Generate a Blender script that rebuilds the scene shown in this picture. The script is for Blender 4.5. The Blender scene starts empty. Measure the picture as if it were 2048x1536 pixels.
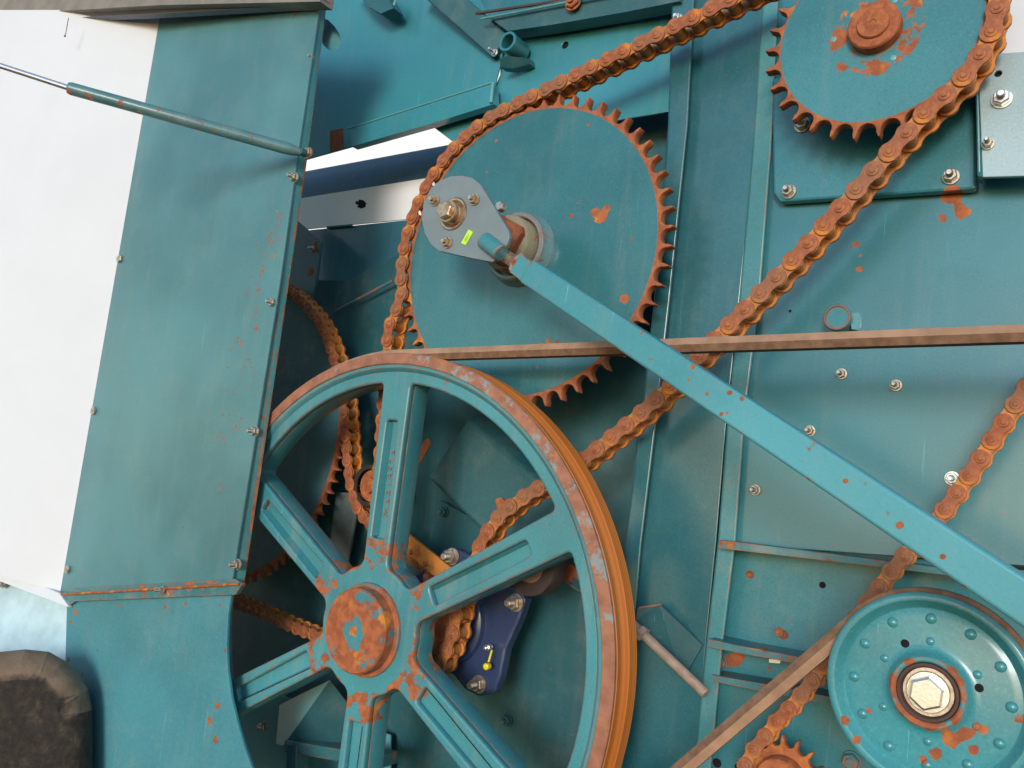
import bpy, math, random
from mathutils import Vector, Matrix
random.seed(7)
R_ = math.radians
# ------------------------------------------------------------------ camera
SC = bpy.context.scene
F, VX, VY, LEAN = 1650.0, 2180.0, 1080.0, .12      # focal length in px of a 2048 wide picture; where lines square to the machine's side meet
_y = Vector((VX-1024, -(VY-768), F)).normalized()
_u = Vector((LEAN, 1, -(LEAN*_y.x+_y.y)/_y.z)).normalized()
_x = _y.cross(_u)
if _x.x < 0: _x = -_x
D = .71
CAM = Vector((0, -D, 1.3))
camd = bpy.data.cameras.new('camera'); cam = bpy.data.objects.new('camera', camd)
SC.collection.objects.link(cam); SC.camera = cam
right = Vector((_x.x, _y.x, _u.x)); up = Vector((_x.y, _y.y, _u.y)); fwd = Vector((_x.z, _y.z, _u.z))
cam.matrix_world = Matrix(((right.x, up.x, -fwd.x, CAM.x), (right.y, up.y, -fwd.y, CAM.y), (right.z, up.z, -fwd.z, CAM.z), (0, 0, 0, 1)))
camd.sensor_width = 36; camd.lens = F/2048*36; camd.clip_start = .02; camd.clip_end = 200
# ------------------------------------------------------------------ world and sun
SUN_DIR = Vector((-.34, 1, -.20)).normalized()      # the way the light travels
w = bpy.data.worlds.new('World'); SC.world = w; w.use_nodes = True
nt = w.node_tree; bg = nt.nodes['Background']; sk = nt.nodes.new('ShaderNodeTexSky')
sk.sky_type = 'NISHITA'; sk.sun_disc = False
el = math.asin(-SUN_DIR.z); az = math.atan2(-SUN_DIR.x, -SUN_DIR.y)
sk.sun_elevation = el; sk.sun_rotation = az
nt.links.new(sk.outputs[0], bg.inputs[0]); bg.inputs[1].default_value = .15; sk.dust_density = .2; sk.air_density = 1.0; sk.ozone_density = 2
sd = bpy.data.lights.new('sun', 'SUN'); so = bpy.data.objects.new('sun', sd); SC.collection.objects.link(so)
sd.energy = 1.2; sd.angle = R_(16); sd.color = (1, .96, .92)
so.rotation_mode = 'QUATERNION'; so.rotation_quaternion = SUN_DIR.to_track_quat('-Z', 'Y')
vs = SC.view_settings; vs.view_transform = 'Standard'; vs.look = 'None'; vs.gamma = 1; vs.exposure = .75
# ------------------------------------------------------------------ helpers
def at(px, py, Y=0.0):
    r = Vector((px-1024, 768-py, F))
    w_ = Vector((r.dot(_x), r.dot(_y), r.dot(_u)))
    return CAM + w_*((Y+D)/w_.y)
def nrm(cx, cz, Y): return Vector((cx*(D+Y), Y, 1.3+cz*(D+Y)))     # from plane units
def fitc(pts, Y):                                                  # circle through measured rim points lying at depth Y
    import numpy as np
    q = np.array([[at(a, b, Y).x, at(a, b, Y).z] for a, b in pts])
    s = np.linalg.lstsq(np.c_[2*q, np.ones(len(q))], (q**2).sum(1), rcond=None)[0]
    return Vector((s[0], Y, s[1])), math.sqrt(s[2]+s[0]**2+s[1]**2)
def mesh(name, verts, faces, smooth=True):
    m = bpy.data.meshes.new(name); m.from_pydata([tuple(v) for v in verts], [], faces); m.update()
    if smooth: finish(m)
    return m
def finish(m, ang=32):
    m.polygons.foreach_set('use_smooth', [True]*len(m.polygons)); m.set_sharp_from_angle(angle=R_(ang))
def ob(name, m, mat=None, parent=None, loc=None, world=True):
    """world=True: mesh holds world coordinates; its origin is moved to loc (or its parent's place)."""
    pl = parent_world(parent)
    o = bpy.data.objects.new(name, m)
    if world:
        L = Vector(loc) if loc is not None else pl
        m.transform(Matrix.Translation(-L)); o.location = L-pl
    elif loc is not None: o.location = Vector(loc)-pl
    o.parent = parent
    if mat and m and not m.materials: m.materials.append(mat)
    SC.collection.objects.link(o); return o
def parent_world(p):
    v = Vector((0, 0, 0))
    while p is not None: v = v+p.location; p = p.parent
    return v
def tag(o, label=None, cat=None, group=None, kind=None):
    if label: o['label'] = label
    if cat: o['category'] = cat
    if group: o['group'] = group
    if kind: o['kind'] = kind
    return o
def thing(name, loc, label, cat, group=None):
    o = bpy.data.objects.new(name, None); o.location = loc; o.empty_display_size = .02
    SC.collection.objects.link(o); return tag(o, label, cat, group)
def bev(o, wdt=.001, seg=2):
    b = o.modifiers.new('bevel', 'BEVEL'); b.width = wdt; b.segments = seg; b.limit_method = 'ANGLE'; b.angle_limit = R_(35); return o
def rnd(pts, r, n=5):
    """round the corners of a closed 2-D polygon; r is one radius or one per corner"""
    out = []; N = len(pts)
    for i in range(N):
        p = Vector(pts[i]); a = Vector(pts[i-1])-p; b = Vector(pts[(i+1) % N])-p
        ri = r[i] if isinstance(r, (list, tuple)) else r
        la, lb = a.length, b.length
        if ri <= 0 or la < 1e-7 or lb < 1e-7: out.append(tuple(p)); continue
        a.normalize(); b.normalize(); an = a.angle(b, math.pi)
        if an > math.pi-.05: out.append(tuple(p)); continue
        t = min(ri/math.tan(an/2), la*.48, lb*.48)
        p0 = p+a*t; p1 = p+b*t
        for k in range(n+1):
            s = k/n; out.append(tuple(p0*(1-s)**2+p*2*s*(1-s)+p1*s*s))
    return out
def circ(cx, cz, r, n=32, ph=0): return [(cx+r*math.cos(ph+2*math.pi*k/n), cz+r*math.sin(ph+2*math.pi*k/n)) for k in range(n)]
def shape(loops, Y0, Y1, bv=.0, res=1):
    """a plate in the X-Z plane: first loop outside, the others holes; from depth Y0 (front) to Y1 (back)"""
    cu = bpy.data.curves.new('c', 'CURVE'); cu.dimensions = '2D'; cu.fill_mode = 'BOTH'
    cu.extrude = max(abs(Y1-Y0)/2-bv, 1e-5); cu.bevel_depth = bv; cu.bevel_resolution = res
    if bv: cu.offset = -bv
    for lp in loops:
        s = cu.splines.new('POLY'); s.points.add(len(lp)-1); s.use_cyclic_u = True
        for p, q in zip(s.points, lp): p.co = (q[0], q[1], 0, 1)
    o = bpy.data.objects.new('tmp', cu); SC.collection.objects.link(o)
    dg = bpy.context.evaluated_depsgraph_get(); m = bpy.data.meshes.new_from_object(o.evaluated_get(dg))
    bpy.data.objects.remove(o); bpy.data.curves.remove(cu)
    m.transform(Matrix(((1, 0, 0, 0), (0, 0, -1, (Y0+Y1)/2), (0, 1, 0, 0), (0, 0, 0, 1)))); finish(m); return m
def plate(pix, Y0, th=.003, bv=.0006, r=0, holes=()):
    """plate whose front face shows through the picture points pix at depth Y0"""
    P2 = lambda L: [(at(a, b, Y0).x, at(a, b, Y0).z) for a, b in L]
    lo = [rnd(P2(pix), r) if r else P2(pix)]+[P2(h) if isinstance(h[0], tuple) else circ(at(h[0], h[1], Y0).x, at(h[0], h[1], Y0).z, h[2], 24) for h in holes]
    return shape(lo, Y0, Y0+th, bv)
def quadm(P3, th=.002, back=Vector((0, 1, 0))):
    """slab through any 3-D polygon, thickened along back"""
    n = len(P3); V = [Vector(p) for p in P3]; V = V+[v+back*th for v in V]
    f = [tuple(range(n)), tuple(range(2*n-1, n-1, -1))]+[(i, i+n, (i+1) % n+n, (i+1) % n) for i in range(n)]
    return mesh('slab', V, f)
def lathe(c, prof, n=64, axis=Vector((0, -1, 0)), close=True):
    """turn profile [(r, h)] about axis through c; h runs along axis (towards the viewer by default)"""
    ax = axis.normalized(); u = ax.orthogonal().normalized(); v = ax.cross(u)
    V = []; Fc = []
    for r, h in prof:
        for k in range(n):
            a = 2*math.pi*k/n; V.append(Vector(c)+ax*h+(u*math.cos(a)+v*math.sin(a))*r)
    for i in range(len(prof)-1):
        for k in range(n):
            k2 = (k+1) % n; Fc.append((i*n+k, i*n+k2, (i+1)*n+k2, (i+1)*n+k))
    if close:
        if prof[0][0] > 1e-6: Fc.append(tuple(range(n-1, -1, -1)))
        if prof[-1][0] > 1e-6: Fc.append(tuple((len(prof)-1)*n+k for k in range(n)))
    m = mesh('turned', V, Fc); return m
def rod(a, b, r, n=20, r2=None):
    a = Vector(a); b = Vector(b); L = (b-a).length; c = min(r*.15, .001)
    r2 = r2 or r
    return lathe(a, [(r-c, 0), (r, c), (r2, L-c), (r2-c, L)], n, b-a)
def sweep(path, prof, closed=False):
    """prof [(out, y)] swept along an X-Z path [(x,z)]; out is the left-hand normal"""
    n = len(path); m_ = len(prof); V = []; Fc = []
    for i in range(n):
        p = Vector(path[i]); a = Vector(path[i-1] if i or closed else path[i]); b = Vector(path[(i+1) % n] if i < n-1 or closed else path[i])
        t = (b-a).normalized(); nn = Vector((-t.y, t.x))
        for o_, y_ in prof: q = p+nn*o_; V.append((q.x, y_, q.y))
    for i in range(n if closed else n-1):
        for k in range(m_):
            j = (i+1) % n; k2 = (k+1) % m_; Fc.append((i*m_+k, i*m_+k2, j*m_+k2, j*m_+k))
    return mesh('swept', V, Fc)
def boxm(c, d, sx, sy, up_=Vector((0, 0, 1))): ...
def beam(a, b, wz, wy, front=Vector((0, -1, 0)), taper=1.0):
    """square bar from a to b: wz across, wy deep; a and b run along the middle of its front face"""
    a = Vector(a); b = Vector(b); t = (b-a).normalized(); s = t.cross(front).normalized(); f = s.cross(t).normalized()
    if f.dot(front) < 0: f = -f
    V = []
    for p in (a, b):
        for i, j in ((-1, 0), (1, 0), (1, -1), (-1, -1)): V.append(p+s*wz/2*i+f*wy*j)
    return mesh('bar', V, [(0, 1, 2, 3), (7, 6, 5, 4), (0, 4, 5, 1), (1, 5, 6, 2), (2, 6, 7, 3), (3, 7, 4, 0)])
def join(ms):
    V = []; Fc = []
    for m in ms:
        o = len(V); V += [v.co.copy() for v in m.vertices]; Fc += [tuple(i+o for i in p.vertices) for p in m.polygons]
        bpy.data.meshes.remove(m)
    return mesh('joined', V, Fc)
# ------------------------------------------------------------------ materials
class NT:
    def __init__(s, name):
        s.m = bpy.data.materials.new(name); s.m.use_nodes = True; s.t = s.m.node_tree; s.b = s.t.nodes['Principled BSDF']
        s.co = s.t.nodes.new('ShaderNodeTexCoord').outputs['Object']; s.geo = None
    def n(s, ty, **k):
        o = s.t.nodes.new(ty)
        for a, b in k.items(): setattr(o, a, b)
        return o
    def put(s, sock, v):
        if hasattr(v, 'is_output') or isinstance(v, bpy.types.NodeSocket): s.t.links.new(v, sock)
        else: sock.default_value = v
    def noise(s, sc, det=4, rough=.55, dist=0, co=None, off=0):
        if off:
            mp = s.n('ShaderNodeMapping'); mp.inputs[1].default_value = (off, off*.7, -off); s.put(mp.inputs[0], co or s.co); co = mp.outputs[0]
        o = s.n('ShaderNodeTexNoise'); s.put(o.inputs['Vector'], co or s.co); o.inputs['Scale'].default_value = sc
        o.inputs['Detail'].default_value = det; o.inputs['Roughness'].default_value = rough; o.inputs['Distortion'].default_value = dist
        return o.outputs['Fac']
    def ma(s, op, a, b=0.0, c=0.0, clamp=False):
        o = s.n('ShaderNodeMath', operation=op); o.use_clamp = clamp
        s.put(o.inputs[0], a); s.put(o.inputs[1], b); s.put(o.inputs[2], c); return o.outputs[0]
    def step(s, v, lo, hi, a=0.0, b=1.0):
        o = s.n('ShaderNodeMapRange', interpolation_type='SMOOTHSTEP'); s.put(o.inputs[0], v); s.put(o.inputs[1], lo); s.put(o.inputs[2], hi)
        o.inputs[3].default_value = a; o.inputs[4].default_value = b; return o.outputs[0]
    def mix(s, f, a, b):
        o = s.n('ShaderNodeMix', data_type='RGBA'); s.put(o.inputs[0], f); s.put(o.inputs[6], a); s.put(o.inputs[7], b); return o.outputs[2]
    def bump(s, h, st=.2, dist=.001, nrm=None):
        o = s.n('ShaderNodeBump'); s.put(o.inputs['Height'], h); o.inputs['Strength'].default_value = st; o.inputs['Distance'].default_value = dist
        if nrm: s.put(o.inputs['Normal'], nrm)
        return o.outputs[0]
    def radius(s):
        sp = s.n('ShaderNodeSeparateXYZ'); s.put(sp.inputs[0], s.co)
        return s.ma('SQRT', s.ma('ADD', s.ma('MULTIPLY', sp.outputs[0], sp.outputs[0]), s.ma('MULTIPLY', sp.outputs[2], sp.outputs[2])))
    def wp(s): return s.n('ShaderNodeNewGeometry').outputs['Position']
def c4(t): return (t[0], t[1], t[2], 1)
RUST_A, RUST_B, RUST_C = (.42, .135, .052), (.60, .215, .035), (.27, .078, .034)
def rustcol(t, sc=90, orange=.5):
    a = t.mix(t.step(t.noise(sc, 5, .6), .35, .68), c4(RUST_C), c4(RUST_A))
    return t.mix(t.step(t.noise(sc*.45, 3, off=3), .62-orange*.3, .75-orange*.2), a, c4(RUST_B))
def paint(name, base, chips=.1, csc=55, rough=.32, coat=.35, rad=None, edge=0., dust=.12, spec=.5, spots=(), bumps=.1, wear=0., pits=.5, speck=(), finek=1., streak=.07, crough=.14):
    """oven paint over sheet steel: slight tone drift, dust film, rust where it chipped; rad = (r0,r1,k) rings of extra rust; spots = measured rust marks (world x,z,radius)"""
    t = NT(name)
    big = t.noise(5, 2); fine = t.noise(520, 3, .6)
    dk = tuple(v*.86 for v in base); lt = tuple(min(1, v*1.14+.01) for v in base)
    col = t.mix(t.step(big, .3, .7), c4(dk), c4(lt))
    g = tuple(.22+.5*v for v in base)
    col = t.mix(t.ma('MULTIPLY', t.step(t.noise(26, 6, .7, off=2), .45, .85), dust), col, (.30, .31, .27, 1))
    col = t.mix(t.step(fine, .54, .7, 0, .34*finek), col, c4(tuple(v*1.5+.03 for v in base)))
    col = t.mix(t.step(fine, .3, .46, .34*finek, 0), col, c4(tuple(v*.5 for v in base)))
    pit = t.step(t.noise(95, 3, .5, off=11), .74-.0, .78); col = t.mix(t.ma('MULTIPLY', pit, pits), col, c4(RUST_C))
    def stretch(rot, sc3, ns, off):
        mp = t.n('ShaderNodeMapping'); mp.inputs[2].default_value = rot; mp.inputs[3].default_value = sc3; mp.inputs[1].default_value = (off, 0, off)
        t.put(mp.inputs[0], t.co); return t.noise(ns, 4, .6, co=mp.outputs[0])
    col = t.mix(t.ma('MULTIPLY', t.step(stretch((0, 0, 0), (1, 1, .10), 60, 3), .50, .72), streak), col, (.36, .33, .26, 1))
    col = t.mix(t.ma('MULTIPLY', t.step(t.noise(4, 5, .7, off=14), .5, .7), .30), col, c4(tuple(v*.55 for v in base)))
    scr = t.ma('MAXIMUM', t.step(stretch((0, .6, 0), (1, 1, .03), 230, 7), .70, .73), t.step(stretch((0, -.9, 0), (1, 1, .04), 200, 9), .71, .74))
    col = t.mix(t.ma('MULTIPLY', scr, .35), col, c4(tuple(min(1, v*2.2+.08) for v in base)))
    n1 = t.noise(csc, 5, .62, .2, off=5)
    thr = .80-chips*.9
    lift = 0.0
    if rad:
        r = t.radius()
        for (r0, r1, k) in rad:
            wdt = .0015 if k >= 1 else abs(r1-r0)*.35+.002
            m = t.ma('MULTIPLY', t.step(r, r0-wdt, r0), t.step(r, r1, r1+wdt, 1, 0))
            lift = t.ma('ADD', lift, t.ma('MULTIPLY', m, k))
    if edge:
        bv = t.n('ShaderNodeBevel', samples=4); bv.inputs['Radius'].default_value = .0025
        dt = t.n('ShaderNodeVectorMath', operation='DOT_PRODUCT'); t.put(dt.inputs[0], bv.outputs[0]); t.put(dt.inputs[1], t.n('ShaderNodeNewGeometry').outputs['Normal'])
        lift = t.ma('ADD', lift, t.ma('MULTIPLY', t.step(dt.outputs['Value'], .9995, .93), edge))
    sl_ = None
    for (sx, sz, sr, amp, big_) in [(a_, b_, c_, .34, 0) for a_, b_, c_ in spots]+[(a_, b_, c_, .20, 1) for a_, b_, c_ in speck]:
        sub = t.n('ShaderNodeVectorMath', operation='DISTANCE'); sp = t.n('ShaderNodeSeparateXYZ'); t.put(sp.inputs[0], t.wp())
        cb = t.n('ShaderNodeCombineXYZ'); t.put(cb.inputs[0], sp.outputs[0]); t.put(cb.inputs[2], sp.outputs[2])
        t.put(sub.inputs[0], cb.outputs[0]); sub.inputs[1].default_value = (sx, 0, sz)
        g_ = t.step(sub.outputs['Value'], sr*1.25, sr*.3, 0, amp)
        if big_: sl_ = g_ if sl_ is None else t.ma('MAXIMUM', sl_, g_)
        else: lift = t.ma('ADD', lift, g_)
    if sl_ is not None: lift = t.ma('ADD', lift, sl_)
    if speck: n1 = t.ma('ADD', t.ma('MULTIPLY', n1, .5), t.ma('MULTIPLY', t.noise(300, 3, .6, off=21), .5))
    v = t.ma('ADD', n1, lift)
    mask = t.step(v, thr, thr+.035)
    halo = t.step(v, thr-.035, thr+.01)
    col = t.mix(t.ma('MULTIPLY', halo, .45), col, c4(tuple(v*.55+.05 for v in base)))
    col = t.mix(mask, col, rustcol(t, 90, .15))
    t.put(t.b.inputs['Base Color'], col)
    t.put(t.b.inputs['Roughness'], t.ma('ADD', t.ma('MULTIPLY', mask, .5), t.ma('ADD', rough, t.ma('MULTIPLY', t.noise(30, 4, off=1), .12))))
    t.put(t.b.inputs['Coat Weight'], t.ma('MULTIPLY', t.ma('SUBTRACT', 1, mask, clamp=True), coat)); t.b.inputs['Coat Roughness'].default_value = crough
    t.b.inputs['Specular IOR Level'].default_value = spec
    h = t.ma('ADD', t.ma('MULTIPLY', mask, -.6), t.ma('MULTIPLY', fine, bumps)); h = t.ma('ADD', h, t.ma('MULTIPLY', t.noise(14, 2, off=9), .35))
    t.put(t.b.inputs['Normal'], t.bump(h, .35, .0006)); return t.m
def rust(name, orange=.5, sc=110, rough=.78, dark=1., bumpd=.0008, metal=0., grime=0.):
    t = NT(name); col = rustcol(t, sc, orange)
    if grime:
        oi = t.n('ShaderNodeObjectInfo').outputs['Random']
        col = t.mix(t.ma('MULTIPLY', t.step(t.ma('ADD', t.noise(75, 4, .7, off=6), t.ma('MULTIPLY', t.ma('SUBTRACT', oi, .5), .35)), .42, .72), grime), col, (.10, .045, .03, 1))
        col = t.mix(t.ma('MULTIPLY', oi, .25), col, (.50, .26, .14, 1))
    col = t.mix(t.step(t.noise(420, 3), .5, .8, 0, .35), col, c4((.62*dark, .25*dark, .08*dark)))
    if dark != 1.: col = t.mix(1-dark, col, (.05, .035, .03, 1))
    t.put(t.b.inputs['Base Color'], col); t.put(t.b.inputs['Roughness'], t.ma('ADD', rough-.1, t.ma('MULTIPLY', t.noise(60, 3), .2)))
    t.b.inputs['Metallic'].default_value = metal; t.b.inputs['Specular IOR Level'].default_value = .35
    t.put(t.b.inputs['Normal'], t.bump(t.noise(350, 5, .65), .5, bumpd)); return t.m
def metal(name, base, rough=.35, tint=(.45, .28, .15), amt=.3, met=.9):
    t = NT(name); col = t.mix(t.ma('MULTIPLY', t.step(t.noise(180, 4), .4, .72), amt), c4(base), c4(tint))
    t.put(t.b.inputs['Base Color'], col); t.b.inputs['Metallic'].default_value = met
    t.put(t.b.inputs['Roughness'], t.ma('ADD', rough, t.ma('MULTIPLY', t.noise(120, 3), .2)))
    t.put(t.b.inputs['Normal'], t.bump(t.noise(500, 3), .25, .0004)); return t.m
def plain(name, base, rough=.6, var=.15, sc=60, spec=.4, b=.3, bd=.0006):
    t = NT(name); col = t.mix(t.step(t.noise(sc, 5, .6), .3, .7), c4(tuple(v*(1-var) for v in base)), c4(tuple(min(1, v*(1+var)) for v in base)))
    t.put(t.b.inputs['Base Color'], col); t.b.inputs['Roughness'].default_value = rough; t.b.inputs['Specular IOR Level'].default_value = spec
    t.put(t.b.inputs['Normal'], t.bump(t.noise(sc*6, 4), b, bd)); return t.m
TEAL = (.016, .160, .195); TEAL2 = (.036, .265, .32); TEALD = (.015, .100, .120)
sw = lambda L, Y: [(at(a, b, Y).x, at(a, b, Y).z, r) for a, b, r in L]
M_panel = paint('teal_panel_paint', TEAL, .05, 45, coat=.9, crough=.22)
M_wall = paint('teal_wall_paint', TEAL, .045, 40, spots=sw([(1905, 395, .012), (1925, 425, .010), (1880, 437, .008), (1845, 432, .006), (1707, 490, .008), (1722, 512, .005), (1718, 538, .004), (2040, 1165, .008)], .06), coat=1., crough=.2, dust=.05)
M_upper = paint('upper_panel_paint', (.030, .23, .28), .05, 45, coat=.9, crough=.25, dust=.05)  # lighter teal put in to offset the shade on the upper plates
M_post = paint('post_paint', (.012, .118, .145), .05, 45, coat=.9, crough=.2)  # deeper teal: the post's shade is put into its colour
M_dark = paint('dark_teal_paint', TEALD, .06, 45, rough=.4, coat=.2, dust=.25)  # darker teal: shade of the inner parts put into the colour
M_light = paint('pale_teal_paint', (.10, .32, .35), .03, 50, dust=.3)
M_rod = paint('lit_teal_paint', (.070, .315, .365), .13, 75, rough=.38, coat=.15, edge=.26, dust=.2, finek=.45, spots=[(at(a_, b_, y_).x, at(a_, b_, y_).z, r_) for a_, b_, y_, r_ in ((1168, 581, -.124, .0022), (1276, 630, -.13, .002), (1392, 737, -.138, .0022), (1385, 763, -.138, .0018), (1468, 788, -.142, .0034), (1494, 801, -.142, .0032), (1424, 792, -.139, .0018), (1452, 831, -.142, .0018), (1464, 830, -.142, .0016), (1380, 720, -.136, .0022), (1700, 965, -.152, .0022), (1805, 1052, -.16, .003), (1845, 1118, -.165, .0025), (1890, 1113, -.165, .0022), (1930, 1175, -.17, .0028), (1966, 1209, -.172, .003), (1062, 525, -.118, .0025), (1290, 668, -.132, .0018), (1625, 962, -.15, .002))])  # paler teal: the stronger light near the viewer is in the colour
M_cast = paint('cast_wheel_paint', (.045, .245, .285), .12, 55, rough=.36, coat=.35, edge=.42, bumps=.4, streak=.2, rad=[(.066, .088, .19)])
M_idler = paint('idler_paint', (.042, .255, .295), .07, 70, rough=.3, coat=.4, rad=[(.0165, .0225, .26)], edge=.05, spots=[(at(a_, b_, -.075).x, at(a_, b_, -.075).z, r_) for a_, b_, r_ in ((1690, 1440, .004), (1712, 1480, .004), (1737, 1424, .003), (1900, 1480, .007), (1930, 1470, .006), (1960, 1460, .007), (1870, 1510, .005), (1947, 1500, .005), (1845, 1522, .004), (2040, 1440, .005))])
M_disc = paint('sprocket_disc_paint', (.022, .145, .165), .10, 60, rough=.27, coat=.55, rad=[(.1602, .3, 1.)], edge=.0, bumps=.15, pits=1., spots=[(at(a_, b_, -.004).x, at(a_, b_, -.004).z, r_) for a_, b_, r_ in ((1205, 435, .009), (1190, 425, .006), (1215, 418, .005), (994, 282, .0035), (1178, 250, .003), (1144, 432, .003), (975, 345, .0025), (1080, 690, .004), (1098, 684, .004), (1115, 688, .004), (1076, 735, .003), (1250, 600, .008), (1265, 480, .003))])
M_disc2 = paint('sprocket_disc_paint_b', (.034, .19, .22), .12, 60, rough=.32, coat=.4, rad=[(.0826, .3, 1.), (.02, .036, .2)], bumps=.15)
M_disc3 = paint('rear_sprocket_paint', (.03, .10, .12), .10, 60, rough=.45, coat=.1, rad=[(.205, .4, 1.)], dust=.5)
M_ledge = paint('dirty_ledge_paint', (.035, .17, .19), .22, 60, edge=.15, dust=.6, coat=.1, rough=.5)
M_cover = paint('cover_panel_paint', (.065, .205, .228), .055, 60, rough=.4, coat=.3, dust=.2, speck=sw([(560, 430, .035), (535, 500, .04), (505, 590, .035), (480, 690, .03), (455, 790, .03), (440, 880, .025), (548, 470, .03), (520, 540, .03), (520, 640, .03), (495, 740, .03), (470, 840, .03), (440, 980, .02)], -.10), spots=sw([(232, 545, .003), (540, 300, .002), (455, 735, .0022), (462, 700, .0015), (445, 830, .002), (365, 1055, .002), (590, 30, .005)], -.10))  # dusty teal, also paler for the light falling close to the viewer
M_flange = paint('flange_paint', (.045, .22, .245), .14, 60, rough=.35, coat=.3, edge=.25, dust=.4)
M_chain = rust('chain_rust', .25, 130, metal=.1, grime=.55, rough=.62); M_chain2 = rust('chain_roller_rust', 1.15, 130, rough=.5, grime=.35)
M_rust = rust('rust', .4); M_rustd = rust('rust_brown', .1, dark=.75); t = NT('orange_groove'); rr_ = t.radius(); cbx = t.n('ShaderNodeCombineXYZ'); t.put(cbx.inputs[0], t.ma('MULTIPLY', rr_, 40.0)); sp = t.n('ShaderNodeSeparateXYZ'); t.put(sp.inputs[0], t.co); t.put(cbx.inputs[1], t.ma('MULTIPLY', sp.outputs[1], 40.0))
gc = t.mix(t.step(t.noise(9, 4, .6, co=cbx.outputs[0]), .35, .65), (.42, .12, .02, 1), (.70, .225, .028, 1)); gc = t.mix(t.step(t.noise(22, 4), .5, .8, 0, .4), gc, (.36, .12, .04, 1))
t.put(t.b.inputs['Base Color'], gc); t.b.inputs['Roughness'].default_value = .5; t.put(t.b.inputs['Normal'], t.bump(t.noise(300, 3), .3, .0004)); M_rim = t.m
t = NT('worn_rim_face'); bc = t.mix(t.step(t.noise(60, 5, .65), .3, .7), (.25, .10, .06, 1), (.40, .17, .10, 1)); bc = t.mix(t.step(t.noise(35, 4, .6, off=3), .6, .7, 0, .7), bc, (.46, .18, .05, 1))
spx = t.n('ShaderNodeSeparateXYZ'); t.put(spx.inputs[0], t.co); near = t.ma('MULTIPLY', t.step(spx.outputs[0], -.02, .10), t.step(spx.outputs[2], -.02, .12))
pk = t.step(t.ma('ADD', t.noise(40, 7, .75, off=8), t.ma('MULTIPLY', near, .08)), .585, .66); bc = t.mix(t.ma('MULTIPLY', pk, .85), bc, (.24, .31, .33, 1))
t.put(t.b.inputs['Base Color'], bc); t.b.inputs['Roughness'].default_value = .55; t.put(t.b.inputs['Normal'], t.bump(t.noise(260, 4), .4, .0005)); M_ring = t.m
M_zinc = metal('zinc', (.60, .55, .47), .35, tint=(.32, .16, .08), amt=.6); M_zincw = metal('bright_zinc', (.85, .84, .80), .28, amt=.1); M_brass = metal('yellow_zinc', (.60, .47, .33), .38, tint=(.34, .15, .07), amt=.7)
M_grey = plain('grey_plate_paint', (.185, .235, .255), .5, .06, 40); M_blue = paint('blue_cast_paint', (.022, .043, .115), .05, 60, rough=.35, coat=.3, edge=.1, dust=.08)
M_glare = plain('glare_white', (.66, .69, .73), .5, .02, 10); M_glare2 = plain('gloss_glare_white', (.90, .90, .91), .25, .02, 10); M_sunwash = plain('sunwash_pale_blue', (.42, .58, .64), .5, .22, 14)  # sun glare, sky glare and bright outdoors put into white and pale colours
M_belt = plain('belt_side', (.36, .215, .135), .75, .16, 60); M_beltd = plain('belt_inside', (.20, .11, .065), .8, .25, 120)
M_black = plain('black_rubber', (.03, .026, .026), .6, .2, 60); M_hole = plain('dark_cavity', (.006, .006, .007), .9)
M_yel = plain('yellow_plastic', (.85, .72, .02), .35, .03); M_neon = plain('neon_sticker', (.50, .86, .05), .6, .02); M_stud = plain('dusty_thread', (.36, .27, .22), .6, .2, 90)
M_steel = metal('strut_steel', (.75, .75, .78), .25, amt=.05)
# ------------------------------------------------------------------ bolts
def hexm(kind, r, stud, head):
    prof = []
    def hexa(h0, h1, rr, dome):
        V = []; n = 6
        return lathe((0, 0, 0), [(rr*.96, h0), (rr, h0+.0006), (rr, h1-.0009), (rr*.86, h1)], n)
    parts = [hexa(0.0, head, r, 0)]
    if stud > 0:
        pr = [(r*.5, head)]; h = head
        while h < head+stud-.0006: pr += [(r*.5, h+.0004), (r*.44, h+.0009)]; h += .0011
        pr += [(r*.36, head+stud)]
        parts.append(lathe((0, 0, 0), pr, 14))
    m = join(parts); m.name = kind; return m
_bm = {}
def bolt(parent, px, py, Y, r=.0055, stud=.006, head=.0045, mat=None, rot=0, pos=None, washer=True, nm='bolt'):
    key = (round(r, 5), stud, head)
    if key not in _bm:
        _bm[key] = (hexm('bolt', r, stud, head), lathe((0, 0, 0), [(r*1.16, 0), (r*1.2, .0004), (r*1.16, .0012), (r*.6, .0013)], 24))
    b, w_ = _bm[key]; mat = mat or M_zinc
    if not b.materials: b.materials.append(mat)
    if not w_.materials: w_.materials.append(mat)
    p = pos if pos is not None else at(px, py, Y)
    o = ob(nm, b, None, parent, Vector(p)+Vector((0, -.0012 if washer else 0, 0)), world=False); o.rotation_euler = (0, rot or random.uniform(0, 1), 0)
    o.material_slots[0].link = 'OBJECT'; o.material_slots[0].material = mat
    if washer:
        q = ob('washer', w_, None, o, None, world=False); q.location = (0, .0012, 0); q.material_slots[0].link = 'OBJECT'; q.material_slots[0].material = mat
    return o
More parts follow.
